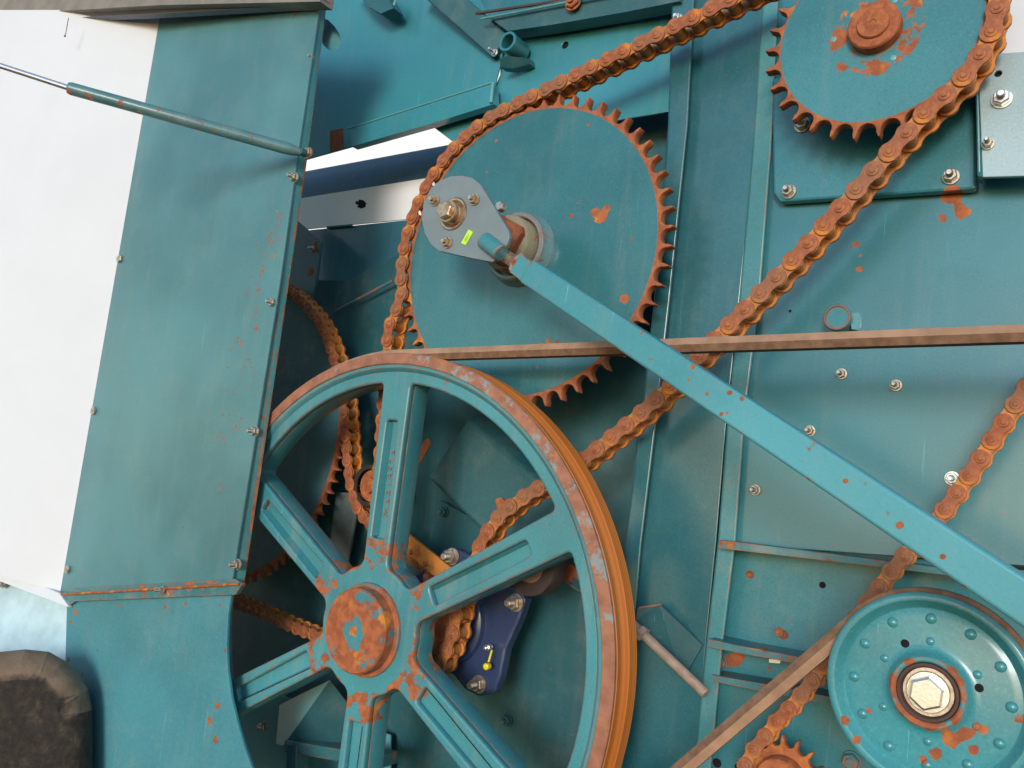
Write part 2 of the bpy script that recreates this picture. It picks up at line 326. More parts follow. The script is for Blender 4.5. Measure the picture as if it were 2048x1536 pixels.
# ------------------------------------------------------------------ sprockets and chains
def toothed(c, N, Rp, th, bore, rs=.0079, tip=.0052, skew=.0):
    out = []
    for k in range(N):
        a = 2*math.pi*k/N+skew; cx, cz = Rp*math.cos(a), Rp*math.sin(a)
        for j in range(-4, 5):
            b = a+math.pi+j*R_(24); out.append((c.x+cx+rs*math.cos(b), c.z+cz+rs*math.sin(b)))
        a2 = a+math.pi/N; tw = .0005/Rp
        seg = [(a2-tw, Rp+tip), (a2+tw, Rp+tip)]
        out += [(c.x+r_*math.cos(t_), c.z+r_*math.sin(t_)) for t_, r_ in seg]
    # order: seat arcs run the wrong way round for j ascending, so rebuild in angle order
    pts = []
    per = 11
    for k in range(N):
        s = out[k*per:(k+1)*per]; arc = s[:9]; tipp = s[9:]
        a = 2*math.pi*k/N+skew
        arc.sort(key=lambda p: ((math.atan2(p[1]-c.z, p[0]-c.x)-a+math.pi) % (2*math.pi)))
        arc2 = [out[k*per+j] for j in range(9)]
        first = arc2[0]; d0 = (math.atan2(first[1]-c.z, first[0]-c.x)-a+math.pi) % (2*math.pi)-math.pi
        if d0 > 0: arc2.reverse()
        pts += arc2+tipp
    return shape([pts, circ(c.x, c.z, bore, 32)] if bore else [pts], c.y-th/2, c.y+th/2, .0005)
def fig8(p, r, waist, Y0, Y1, bv=.0004):
    pts = []
    n = 9
    a0 = R_(50)
    for k in range(n+1):
        a = -math.pi+a0+(2*math.pi-2*a0)*k/n; pts.append((p/2+r*math.cos(a), r*math.sin(a)))
    pts.append((0, waist))
    for k in range(n+1):
        a = a0+(2*math.pi-2*a0)*k/n; pts.append((-p/2+r*math.cos(a), r*math.sin(a)))
    pts.append((0, -waist))
    return shape([pts], Y0, Y1, bv)
def link_meshes(p, s):
    r = .0088*s; wst = .0062*s
    hw = .0122*s                                    # half width over the outer plates
    outer = join([fig8(p, r, wst, -hw, -hw+.0021*s), fig8(p, r, wst, hw-.0021*s, hw)]+
                 [lathe((x, 0, 0), [(.0040*s, -hw*1.04), (.0040*s, hw+.0001), (.0050*s, hw+.0001), (.0047*s, hw+.0009*s), (.0036*s, hw+.0013*s), (.0026*s, hw+.0014*s), (.0020*s, hw+.0021*s), (.0006*s, hw+.0023*s)], 16) for x in (-p/2, p/2)])
    inner = join([fig8(p, r*1.02, wst, -hw+.0023*s, -hw+.0044*s), fig8(p, r*1.02, wst, hw-.0044*s, hw-.0023*s)])
    rol = lathe((0, 0, 0), [(.0062*s, -hw+.0046*s), (.0065*s, -hw+.005*s), (.0065*s, hw-.005*s), (.0062*s, hw-.0046*s)], 16)
    outer.materials.append(M_chain); inner.materials.append(M_chain2); rol.materials.append(M_chain2)
    return outer, inner, rol
def resample(path, p, closed=False):
    P = [Vector(q) for q in path]; out = [P[0].copy()]; cur = P[0].copy(); i = 1
    while i < len(P):
        d = (P[i]-cur).length
        if d < p: i += 1; continue
        # walk on the segment (P[i-1],P[i]) to the point at distance p of cur
        a = P[i-1] if (P[i-1]-cur).length < p else cur
        lo, hi = 0., 1.
        for _ in range(30):
            m = (lo+hi)/2
            if ((a.lerp(P[i], m))-cur).length < p: lo = m
            else: hi = m
        cur = a.lerp(P[i], hi); out.append(cur.copy())
    return out
def arc(c, r, a0, a1, n=40): return [(c.x+r*math.cos(R_(a0+(a1-a0)*k/n)), c.z+r*math.sin(R_(a0+(a1-a0)*k/n))) for k in range(n+1)]
def spline(pts, n=10):
    P = [Vector(p) for p in pts]; P = [P[0]*2-P[1]]+P+[P[-1]*2-P[-2]]; out = []
    for i in range(1, len(P)-2):
        for k in range(n):
            t = k/n; out.append(.5*((2*P[i])+(P[i+1]-P[i-1])*t+(2*P[i-1]-5*P[i]+4*P[i+1]-P[i+2])*t*t+(3*P[i]-P[i-1]-3*P[i+1]+P[i+2])*t**3))
    return [tuple(q) for q in out+[P[-2]]]
def chain(name, path, Y, p, s, label, keep=None):
    pts = resample(path, p); t = thing(name, (pts[0].x, Y, pts[0].y), label, 'chain')
    o_, i_, r_ = link_meshes(p, s)
    for k in range(len(pts)-1):
        a, b = pts[k], pts[k+1]; m = (a+b)/2; d = b-a; an = math.atan2(d.y, d.x)
        if keep and not keep(m): continue
        q = ob('outer_link' if k % 2 else 'inner_link', o_ if k % 2 else i_, None, t, (m.x, Y, m.y), world=False)
        q.rotation_euler = (random.uniform(-.012, .012), -an, 0)
        ob('roller', r_, None, t, (a.x, Y, a.y), world=False)
    return t
def tangent(c1, r1, c2, r2, side):
    """outer tangent of two circles, touching points; side=+1 left of c1->c2, -1 right"""
    d = Vector((c2.x-c1.x, c2.z-c1.z)); L = d.length; th = math.atan2(d.y, d.x); be = math.acos((r1-r2)/L)
    a = th+side*be; return a, (c1.x+r1*math.cos(a), c1.z+r1*math.sin(a)), (c2.x+r2*math.cos(a), c2.z+r2*math.sin(a))
vis = lambda m: True
# ================================================================== the large structure
# --- main side wall on the right, with its folded edge, ledges and fasteners
YW = .060
wall = thing('side_wall', at(1750, 800, YW), 'large flat teal side wall of the machine behind the round pulleys, rusty scrapes below the bolted plate', 'machine panel')
ob('sheet', plate([(1545, -60), (2300, -60), (2300, 1150), (1462, 1088), (1505, 560)], YW, .003), M_wall, wall)
# folded edge: a lip coming towards the viewer, its face turned outwards
ed = [((1530, -60), (1560, -60)), ((1505, 300), (1543, 300)), ((1478, 600), (1520, 600)), ((1455, 830), (1490, 830)), ((1436, 1080), (1472, 1080)), ((1412, 1290), (1446, 1290)), ((1386, 1560), (1420, 1560))]
V = []; Fc = []
for (a, b) in ed: V += [at(*a, YW-.010), at(*a, YW+.02), at(*b, YW-.010), at(*b, YW-.001)]
for i in range(len(ed)-1):
    j = i*4; Fc += [(j, j+2, j+6, j+4), (j+2, j+3, j+7, j+6), (j+1, j, j+4, j+5)]
bev(ob('folded_edge', mesh('folded', V, Fc), M_flange, wall), .002, 3)
ob('ledge', quadm([at(1440, 1080, .035), at(1700, 1113, .035), at(1900, 1138, .035), at(2300, 1190, .035), at(2300, 1203, .035), at(1900, 1151, .035), at(1700, 1127, .035), at(1436, 1096, .035)], .028), M_ledge, wall)
ob('ledge', quadm([at(1418, 1278, .035), at(1480, 1292, .035), at(1640, 1322, .035), at(1760, 1342, .035), at(1760, 1355, .035), at(1640, 1336, .035), at(1480, 1306, .035), at(1414, 1293, .035)], .045), M_ledge, wall)
ob('ledge', quadm([at(1424, 1350, .045), at(1530, 1368, .045), at(1760, 1414, .045), at(1760, 1428, .045), at(1530, 1384, .045), at(1422, 1362, .045)], .04), M_ledge, wall)
M_low = paint('lower_panel_paint', TEAL, .05, 45, spots=sw([(1500, 1149, .0065), (1567, 1271, .0075), (1468, 1320, .010), (1452, 1322, .008), (1478, 1310, .006), (1536, 1338, .003), (1443, 1250, .006), (1440, 1262, .006)], .072), dust=.25)
ob('recessed_sheet', plate([(1425, 1070), (2300, 1170), (2300, 1420), (1405, 1300)], .072, .003), M_low, wall)
ob('recessed_sheet', plate([(1405, 1280), (2300, 1400), (2300, 1470), (1402, 1350)], .0765, .003), M_low, wall)
ob('lower_sheet', plate([(1400, 1348), (2300, 1470), (2300, 1800), (1370, 1700)], .066, .003), M_panel, wall)
for a, b, r in ((1645, 1170, .0028), (1434, 1526, .004), (1476, 1534, .003), (1580, 622, .0013)):
    ob('drilled_hole', lathe(at(a, b, .0718 if a == 1645 else .0657 if b > 1400 else YW-.0003), [(r*1.05, 0), (r, .0004), (r*.9, .0005)], 20), M_hole, wall)
for a, b in ((1675, 746), (1784, 769), (1612, 860), (1503, 978)): bolt(wall, a+8, b+2, YW-.0005, .0043, .007, .004)
bolt(wall, 1905, 957, YW-.0005, .005, .004, .004, M_zincw)
bolt(wall, 1567, 1269, .0715, .0035, .003, .002, M_rustd); bolt(wall, 1500, 1149, .0715, .003, .0, .001, M_rustd)
bolt(wall, 1445, 1325, .076, .0045, .002, .003, M_ledge); bolt(wall, 1556, 1263, .034, .003, .002, .002, M_rust, pos=at(1558, 1263, .034))
bolt(wall, 1703, 1522, .0655, .007, .002, .005, M_ledge)
ob('clip', join([quadm([at(1538, 1318, .06), at(1561, 1320, .06), at(1560, 1327, .06), at(1538, 1325, .06)], .004)]), M_zincw, wall)
# --- round stub with a strap on the wall
st = thing('shaft_stub', at(1683, 645, YW), 'short round stub with rusty rim sticking out of the wall above the belt', 'stub')
ob('stub', lathe(at(1686, 645, YW), [(.0105, 0), (.0105, .016), (.0118, .0165), (.0118, .021), (.0112, .0222), (.0101, .0222), (.0099, .0208), (.001, .0208)], 36), paint('stub_paint', TEAL, .1, 50, edge=.5), st)
ob('strap', quadm([at(1700, 628, .05), at(1717, 624, .055), at(1721, 634, .058), at(1721, 650, .058), at(1716, 660, .058), at(1703, 658, .05)], .006), M_light, st)
# --- upright channel post
post = thing('channel_post', at(1340, 700, .045), 'tall teal channel post standing between the large sprocket and the right wall', 'post')
YP = .052
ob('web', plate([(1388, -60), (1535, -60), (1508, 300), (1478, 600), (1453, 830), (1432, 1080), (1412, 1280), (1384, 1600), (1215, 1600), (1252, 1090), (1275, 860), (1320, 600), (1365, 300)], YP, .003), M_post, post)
V = []; Fc = []
pe = [((1346, -60), (1392, -60)), ((1336, 250), (1376, 250)), ((1308, 600), (1340, 600)), ((1280, 850), (1312, 850)), ((1250, 1090), (1283, 1090)), ((1215, 1600), (1240, 1600))]
for a, b in pe: V += [at(*a, YP-.016), at(*a, YP+.05), at(*b, YP-.016), at(*b, YP+.001)]
for i in range(len(pe)-1):
    j = i*4; Fc += [(j, j+2, j+6, j+4), (j+2, j+3, j+7, j+6), (j+1, j, j+4, j+5)]
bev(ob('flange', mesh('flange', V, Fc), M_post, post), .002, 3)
ob('gusset', quadm([at(1275, 1215, .035), at(1318, 1208, .035), at(1405, 1290, .049), at(1365, 1360, .049), at(1272, 1240, .035)], .004), M_dark, post)
ob('weld_bead', rod(at(1278, 1216, .034), at(1322, 1209, .034), .0012, 10), M_flange, post)
bolt(post, 1356, 38, .03, .0045, .003, .004, M_zincw)
# --- inner wall behind the big wheel
YI = .115
iw = thing('inner_wall', at(1000, 1200, YI), 'dark teal inner wall seen between the spokes of the big wheel', 'machine panel')
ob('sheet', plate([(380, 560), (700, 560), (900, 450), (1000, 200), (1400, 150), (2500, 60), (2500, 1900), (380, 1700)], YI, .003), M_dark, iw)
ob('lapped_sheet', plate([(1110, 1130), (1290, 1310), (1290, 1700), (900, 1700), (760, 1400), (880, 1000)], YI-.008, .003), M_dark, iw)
ob('slot', plate(rnd([(857, 876), (862, 886), (838, 930), (826, 926), (849, 880)], 4), YI-.001, .0012, 0), M_rustd, iw)
for a, b in ((888, 1024), (880, 1130), (1015, 1440)): bolt(iw, a, b, YI-.009, .006, .004, .005, M_dark)
gb = thing('guard_box', at(980, 940, .07), 'dark teal folded guard box with sloping face behind the wheel, right of its top spoke', 'guard')
V = [at(858, 955, .075), at(935, 838, .075), at(1130, 1010, .075), at(1060, 1155, .075), at(985, 808, .105), at(1180, 985, .105), at(858, 955, .112), at(1060, 1155, .112)]
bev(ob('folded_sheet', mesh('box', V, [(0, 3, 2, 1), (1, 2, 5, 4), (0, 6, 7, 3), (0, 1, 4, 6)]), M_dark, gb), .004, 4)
fs = thing('fixing_strip', at(670, 1060, .08), 'narrow grey strip standing upright left of the black roller behind the big wheel', 'strip')
ob('strip', plate([(672, 985), (720, 985), (690, 1150), (652, 1150)], .085, .004), plain('grey_green_paint', (.10, .135, .13), .6, .15), fs)
# --- upper left
ul = thing('upper_plate', at(800, 150, .055), 'upper teal plate with a large round hole beside the cover panel', 'machine panel')
YU = .055
hole = [(646, 36), (656, 40), (668, 52), (679, 68), (682, 84), (676, 98), (668, 103), (655, 98), (645, 88), (638, 70), (640, 50)]
ob('sheet', plate([(560, -60), (1010, -60), (1003, 118), (985, 186), (985, 212), (860, 249), (690, 297), (600, 322), (560, 322)], YU, .003, holes=[hole]), M_upper, ul)
ob('folded_strip', quadm([at(697, 258, YU-.014), at(985, 166, YU-.014), at(988, 208, YU-.016), at(860, 248, YU-.016), at(703, 293, YU-.016)], .012), M_upper, ul)
ob('backing', plate([(600, 20), (720, 20), (720, 130), (600, 130)], YU+.03, .002), M_light, ul)
ob('slot', plate([(660, 262), (684, 256), (686, 296), (660, 304)], YU-.0015, .0012, 0), M_rustd, ul)
bolt(ul, 617, 307, -.088, .0062, .004, .004, M_brass)
ob('strip_highlight', rod(at(697, 257, YU-.0145), at(985, 165, YU-.0145), .0011, 8), M_light, ul)  # pale rod added as the highlight along the fold
ob('weld_bead', rod(at(986, 166, YU-.018), at(982, 206, YU-.018), .0022, 10), M_light, ul)
bp = thing('back_plate', at(1180, 150, .06), 'wide teal plate behind the upper chain with one small drilled hole', 'machine panel')
ob('sheet', plate([(1003, 20), (1360, -20), (1342, 222), (1285, 232), (1180, 250), (1010, 300), (905, 283), (857, 247), (975, 205), (1000, 150)], .062, .003, holes=[(1130, 90, .0045)]), M_upper, bp)
ob('drilled_hole', lathe(at(1131, 91, .066), [(.0075, 0), (.007, .0005)], 16), M_hole, bp)
db = thing('diagonal_bar', at(930, 40, .03), 'dark diagonal angle bar at the top running down to the tube stub', 'bar')
bev(ob('bar', beam(at(850, -40, .02), at(1000, 92, .045), .034, .03), M_dark, db), .002)
ce = thing('channel_end', at(760, 0, .02), 'open end of a folded teal channel poking into the top edge', 'channel')
ob('web', quadm([at(700, -30, .02), at(760, -30, .02), at(787, 16, .02), at(762, 27, .02), at(735, 12, .02)], .02), M_dark, ce)
ob('lip', rod(at(788, 12, .018), at(796, -20, .018), .0018, 10), M_light, ce)
ub = thing('upper_crossbar', at(1150, 30, .04), 'dark teal crossbar along the top edge with a pale lip and a rust patch', 'bar')
ob('lower_face', quadm([at(975, 32, .03), at(1370, -50, .03), at(1360, 2, .03), at(1250, 24, .035), at(1100, 50, .035), at(1015, 62, .035)], .02), M_dark, ub)
ob('lip', rod(at(962, 38, .026), at(1230, -14, .026), .0013, 10), M_light, ub)
ob('back_face', quadm([at(930, -60, .05), at(1300, -60, .05), at(1200, 20, .05), at(985, 40, .05)], .004), M_panel, ub)
bolt(ub, 1147, 4, .028, .009, .003, .004, M_rust)
tr = thing('threaded_bar', at(1050, 18, .04), 'thin rusty threaded rod lying along the crossbar at the top edge', 'threaded rod')
pr = []
for k in range(120): pr += [(.0016, k*.0011), (.0020, k*.0011+.0005)]
ob('thread', lathe(at(952, 27, .036), pr, 8, at(1130, 0, .036)-at(952, 27, .036)), plain('dark_brown_steel', (.07, .04, .04), .6), tr)
ts = thing('tube_stub', at(1040, 100, .05), 'short open teal tube pointing at the viewer near the top', 'tube')
c = at(1042, 106, .055)
ob('tube', lathe(c, [(.0125, 0), (.0125, .029), (.0118, .030), (.0095, .030), (.0088, .029), (.0088, .004), (.001, .004)], 40), M_panel, ts)
ob('saddle', quadm([at(1000, 118, .03), at(1012, 112, .03), at(1058, 116, .05), at(1060, 128, .05), at(1025, 137, .045), at(1000, 134, .04)], .012), M_dark, ts)
bolt(ts, 990, 106, .045, .004, .009, .003, M_zincw)
# --- gap to the left of the big sprocket: beam with painted glare, and plates
fb = thing('far_backdrop', at(750, 300, 3.0), 'white far sheet added as bright outdoors showing through the gap above the beam', 'panel')
ob('sheet', plate([(300, 0), (1250, 0), (1250, 620), (300, 620)], 3.0, .02), M_glare2, fb)  # far sheet added as the bright outdoors behind the gap
rb = thing('rear_beam', at(720, 390, .12), 'beam with glare painted white on its front, dark rounded top edge, left of the big sprocket', 'beam')
a0, a1 = at(560, 352, .16), at(960, 284, .16)
V = []; Fc = []
prof = [(0, .0), (-.010, -.003), (-.019, -.010), (-.026, -.022), (-.030, -.036)]
rows = [((560, 352), (960, 278)), ((560, 366), (960, 296)), ((560, 384), (960, 318)), ((560, 400), (960, 336)), ((560, 404), (960, 340))]
for (l, r), dy in zip(rows, (.20, .165, .148, .142, .141)): V += [at(*l, dy), at(*r, dy)]
for i in range(4): Fc.append((2*i, 2*i+1, 2*i+3, 2*i+2))
ob('rounded_top', mesh('top', V, Fc), paint('beam_top_paint', (.04, .09, .11), .02, 40, rough=.4, coat=.2), rb)  # darkness of the upward-turned face is put into this colour
ob('front_face', quadm([at(560, 403, .1405), at(960, 339, .1405), at(960, 424, .1405), at(560, 463, .1405)], .003), M_glare2, rb)  # specular glare on the beam put into a white front
ob('ragged_hole', plate([(711, 402), (716, 403), (718, 399), (726, 400), (732, 406), (730, 414), (722, 417), (714, 414), (717, 410), (711, 408)], .1398, .0006, 0), M_hole, rb)
bu = thing('blue_teal_plate', at(720, 520, .13), 'glossy blue-teal plate under the glare-painted beam, left of the sprocket', 'machine panel')
ob('sheet', plate([(560, 466), (960, 425), (960, 540), (780, 566), (680, 620), (560, 700)], .136, .003), paint('gloss_blue_teal', (.03, .15, .21), .02, 40, rough=.25, coat=.7), bu)
ob('weld_bead', rod(at(655, 455, .133), at(704, 451, .133), .0022, 10), M_dark, bu)
ob('edge_bead', rod(at(672, 622, .10), at(785, 562, .10), .0022, 10), M_ledge, bu)
lb = thing('corner_bracket', at(610, 510, .09), 'dark five-sided bracket with rust patches at the edge of the cover panel', 'bracket')
ob('sheet', plate([(560, 425), (588, 436), (643, 484), (633, 560), (624, 600), (560, 600)], .09, .004), paint('bracket_paint', TEALD, .05, 40, spots=sw([(622, 545, .012), (630, 500, .008), (632, 487, .006)], .09)), lb)
bolt(lb, 625, 498, .088, .004, .004, .003, M_zinc)
# --- outer panels at the left, sun glare put into white and pale colours
YC = -.10
wp = thing('glare_side_panel', at(200, 500, YC), 'outer panel, its sun glare painted white, with three bolt heads at the left edge', 'machine panel')
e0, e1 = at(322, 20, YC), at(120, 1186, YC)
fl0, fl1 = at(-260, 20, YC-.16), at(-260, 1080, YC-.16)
ob('sheet', quadm([e0, e1, at(0, 1152, YC-.055), fl1, fl0], .003), M_glare, wp)  # the sun's overexposure of this teal sheet is painted white
def onp(px, py):                                     # point of that tilted sheet seen at px,py
    n = (e1-e0).cross(fl0-e0); d = at(px, py, 0)-CAM; return CAM+d*((e0-CAM).dot(n)/d.dot(n))
for a, b in ((102, 278), (52, 535), (2, 801)):
    bolt(wp, 0, 0, 0, .0045, .0, .0035, metal('lilac_zinc', (.55, .55, .72), .4), pos=onp(a, b)+Vector((.002, -.006, 0)))
lp = thing('lower_glare_panel', at(60, 1240, YC), 'lower panel with sun wash painted pale, left of the curved guard, above the black tyre block', 'machine panel')
ob('sheet', quadm([at(134, 1206, YC+.002), at(134, 1420, YC+.002), at(-200, 1420, YC-.10), at(-200, 1080, YC-.10)], .003), M_sunwash, lp)  # sun wash on the teal put into a pale colour
ob('folded_seam', quadm([at(118, 1186, YC-.006), at(138, 1214, YC-.006), at(-200, 1088, YC-.106), at(-200, 1062, YC-.106)], .004), M_glare, lp)
bolt(lp, 24, 1160, YC-.02, .005, .006, .006, M_rust, pos=onp(22, 1162)+Vector((0, -.02, 0))); bolt(lp, 0, 0, 0, .005, .0, .006, M_zinc, pos=onp(38, 1166)+Vector((0, -.02, 0)))
# --- cover panel (upper guard)
cv = thing('cover_panel', at(380, 600, YC), 'tall slanting teal cover panel with bolted edge flange at the left', 'machine panel')
ob('sheet', plate([(324, 10), (643, -40), (636, 30), (592, 330), (560, 560), (462, 1176), (120, 1184)], YC, .003), M_cover, cv)
V = [at(643, -40, YC), at(655, -40, YC+.012), at(590, 330, YC), at(608, 330, YC+.012), at(456, 1168, YC), at(484, 1166, YC+.012)]
V2 = [v+Vector((.001, .003, 0)) for v in V]
bev(ob('edge_flange', mesh('flange', V+V2, [(0, 1, 3, 2), (2, 3, 5, 4), (6, 8, 9, 7), (8, 10, 11, 9), (1, 7, 9, 3), (3, 9, 11, 5), (0, 2, 8, 6), (2, 4, 10, 8), (4, 5, 11, 10)]), M_flange, cv), .0006)
for a, b in ((588, 356), (546, 606), (509, 863), (474, 1129)): bolt(cv, a+3, b, YC+.002, .0052, .006, .005, M_zinc)
bolt(cv, 626, 116, YC+.004, .0025, .003, .003, M_zinc)
for a, b in ((241, 518), (189, 822), (137, 1139)): bolt(cv, a, b, YC-.0005, .0060, .0, .0035, M_zinc, washer=False)
bev(ob('bottom_flange', quadm([at(120, 1186, YC-.004), at(150, 1176, YC-.004), at(470, 1158, YC-.004), at(484, 1168, YC-.004), at(470, 1190, YC-.004), at(150, 1203, YC-.004), at(137, 1212, YC-.004)], .006), M_ledge, cv), .0008)
ob('seam_bead', rod(at(124, 1189, YC-.006), at(478, 1168, YC-.006), .0016, 10), M_rust, cv)
bolt(cv, 326, 1180, YC-.006, .004, .006, .004, M_zinc)
lg = thing('curved_guard', at(300, 1350, YC), 'lower teal guard panel with concave edge cut round the big wheel', 'machine panel')
ob('sheet', plate([(134, 1196), (300, 1186), (464, 1176), (456, 1230), (453, 1290), (455, 1340), (462, 1395), (474, 1445), (490, 1500), (520, 1580), (540, 1700), (140, 1700), (130, 1330)], YC+.001, .004), M_cover2 if False else paint('guard_paint', (.055, .24, .285), .085, 60, rough=.42, coat=.15, dust=.3, spots=sw([(150, 1225, .006), (142, 1245, .005), (240, 1212, .004), (330, 1215, .004), (370, 1208, .004), (440, 1210, .003), (195, 1300, .002), (137, 1320, .004), (450, 1300, .003), (435, 1410, .006), (420, 1440, .007), (430, 1480, .006), (165, 1350, .003), (187, 1366, .003)], YC+.001)), lg)
# --- beam along the top left
tb = thing('top_beam', at(250, 0, YC-.05), 'grey-brown dusty beam edge along the top left corner', 'beam')
ob('face', quadm([at(-80, -60, YC-.05), at(650, -60, YC-.02), at(640, 3, YC-.02), at(320, 10, YC-.04), at(-80, 34, YC-.06)], .02), plain('dusty_brown', (.22, .20, .17), .7, .15, 30), tb)
ob('lower_lip', quadm([at(-80, 28, YC-.058), at(320, 6, YC-.038), at(645, -4, YC-.018), at(640, 8, YC-.012), at(320, 27, YC-.03), at(-80, 47, YC-.05)], .012), plain('grey_lilac', (.17, .18, .21), .6, .1), tb)  # lip slightly darker and bluer than the face
# --- gas strut
gs = thing('gas_strut', at(380, 240, YC-.03), 'teal gas strut slanting across the upper left, thin bright rod at its left end', 'gas strut')
g0, g1 = at(603, 305, YC-.012), at(137, 176, YC-.20)
dd = (g1-g0).normalized()
rg = [(.0035, 0), (.005, .004), (.0066, .012)]; L = (g1-g0).length
ob('cylinder', lathe(g0, rg+[(.0070, .02), (.0070, L-.003), (.0062, L), (.0045, L)], 32, dd), paint('strut_paint', (.06, .18, .20), .22, 90, rough=.45, dust=.5), gs)
ob('piston_rod', rod(g1, g1+(at(-60, 112, YC-.26)-g1), .0032, 16), M_steel, gs)
ob('end_fitting', lathe(g0+Vector((.002, .0, 0)), [(.004, -.004), (.0045, 0), (.004, .004)], 20), M_dark, gs)
hw_ = thing('hanging_wire', at(134, 40, YC-.07), 'thin wire with a small blob hanging under the top left beam', 'wire')
ob('wire', join([rod(at(137, 36, YC-.065), at(131, 70, YC-.065), .0006, 8), lathe(at(130, 72, YC-.065), [(.0004, -.002), (.0018, 0), (.0004, .002)], 10, Vector((0, 0, 1)))]), M_rustd, hw_)
# --- rubber block at the lower left
tk = thing('tyre_block', at(90, 1400, -.2), 'worn black rubber tyre block with dusty tan top in the bottom left corner', 'tyre')
YT = -.165
ot = [(-400, 1330), (0, 1302), (50, 1297), (98, 1302), (130, 1320), (158, 1348), (178, 1378), (186, 1420), (188, 1800), (-400, 1800)]
P0 = at(90, 1420, YT); dv = (P0-CAM).normalized(); xv = Vector((dv.y, -dv.x, 0)).normalized(); zv = xv.cross(dv).normalized()   # the block is turned square to this direction
def onb(a, b):
    q = at(a, b, 0)-CAM; q = CAM+q*((P0-CAM).dot(dv)/q.dot(dv))-P0; return (q.dot(xv), q.dot(zv))
tm_ = shape([rnd([onb(a, b) for a, b in ot], .006)], -.02, .07, .036, 10)
tm_.transform(Matrix(((xv.x, dv.x, zv.x, P0.x), (xv.y, dv.y, zv.y, P0.y), (xv.z, dv.z, zv.z, P0.z), (0, 0, 0, 1))))
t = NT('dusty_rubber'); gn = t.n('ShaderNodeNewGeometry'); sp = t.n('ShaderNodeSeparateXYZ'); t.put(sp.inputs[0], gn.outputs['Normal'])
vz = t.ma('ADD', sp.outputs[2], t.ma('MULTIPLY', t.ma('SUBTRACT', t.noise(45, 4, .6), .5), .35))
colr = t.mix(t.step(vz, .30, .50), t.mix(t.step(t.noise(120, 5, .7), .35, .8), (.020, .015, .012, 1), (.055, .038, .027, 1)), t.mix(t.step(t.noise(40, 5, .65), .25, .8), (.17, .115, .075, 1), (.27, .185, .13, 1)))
vo = t.n('ShaderNodeTexVoronoi', feature='DISTANCE_TO_EDGE'); vo.inputs['Scale'].default_value = 42
mpv = t.n('ShaderNodeMapping'); t.put(mpv.inputs[0], t.co); mpv.inputs[3].default_value = (1, 1, .6)
av = t.n('ShaderNodeVectorMath', operation='ADD'); t.put(av.inputs[0], mpv.outputs[0]); nz = t.n('ShaderNodeTexNoise'); nz.inputs['Scale'].default_value = 30; t.put(nz.inputs['Vector'], t.co); ms_ = t.n('ShaderNodeVectorMath', operation='SCALE'); t.put(ms_.inputs[0], nz.outputs['Color']); ms_.inputs[3].default_value = .03; t.put(av.inputs[1], ms_.outputs[0]); t.put(vo.inputs['Vector'], av.outputs[0])
t.put(t.b.inputs['Base Color'], colr); t.b.inputs['Roughness'].default_value = .85
hh = t.ma('ADD', t.ma('MULTIPLY', t.step(vo.outputs['Distance'], 0, .03), .12), t.noise(90, 5, .6)); t.put(t.b.inputs['Normal'], t.bump(hh, .5, .002))
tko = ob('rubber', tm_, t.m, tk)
# --- square plate behind the upper right sprocket
sp_ = thing('bearing_plate', at(1740, 280, .045), 'square teal plate bolted to the wall behind the upper right sprocket', 'plate')
ob('plate', plate([(1543, 158), (1560, 150), (1955, 130), (1953, 378), (1560, 404), (1546, 385)], .048, .0105, .0025, r=.004), M_wall, sp_)
for a, b, r in ((1605, 250, .0065), (1578, 384, .0058), (1902, 354, .0058)): bolt(sp_, a, b, .0475, r, .006, .006, M_zinc)
cb_ = thing('corner_plate', at(2000, 250, .03), 'corner plate with sky glare painted pale and two bolts at the upper right edge', 'bracket')
ob('face', plate([(1952, 110), (2120, 98), (2120, 350), (1966, 354), (1957, 342)], .030, .004, holes=[(1996, 147, .0028)]), paint('glare_pale_teal', (.33, .45, .48), .03, 50, dust=.1, coat=.8), cb_)  # sky glare on the plate put into a pale colour
ob('side_fold', quadm([at(1950, 120, .031), at(1957, 120, .029), at(1966, 354, .029), at(1955, 350, .031)], .018), M_panel, cb_)
bolt(cb_, 2004, 199, .0295, .0066, .006, .006, M_zincw); bolt(cb_, 1976, 289, .0295, .004, .007, .005, M_zinc)
ob('drilled_hole', lathe(at(1997, 148, .0345), [(.004, 0), (.0035, .0003)], 16), M_hole, cb_)
wr = thing('glare_sheet', at(2050, 40, .04), 'white sheet added as sky glare in the top right corner behind the chain', 'panel')
ob('sheet', plate([(1985, -60), (2200, -60), (2200, 100), (1985, 112)], .045, .003), M_glare, wr)  # white sheet added in place of glare from the sky
# ================================================================== wheels
# --- middle sprocket
cm = nrm(-.7203, .3325, 0); NM = 56; RM = NM*.01905/(2*math.pi)
ms = thing('large_sprocket', cm, 'large teal sprocket with rusty teeth in the middle, crank hub at its centre', 'sprocket')
ob('toothed_disc', toothed(cm, NM, RM, .0105, .0, skew=R_(1.5)), M_disc, ms)
hb = lathe(cm+Vector((0, -.005, 0)), [(.041, 0), (.0405, .003), (.0385, .006), (.0375, .016), (.036, .0175), (.033, .0175), (.032, .0165), (.0315, .010), (.029, .010)], 64)
ob('hub_collar', hb, paint('collar_paint', (.13, .26, .28), .22, 50, edge=.2, dust=.4), ms)
ob('hub_flange', lathe(cm+Vector((0, -.0135, 0)), [(.030, 0), (.030, .022), (.0285, .0245), (.020, .0245), (.019, .023), (.0185, .035), (.017, .036), (.001, .036)], 48), paint('rusty_flange_paint', (.26, .22, .14), .26, 50, rough=.6, coat=.0, dust=.5), ms)
pinc = at(906, 428, -.085)
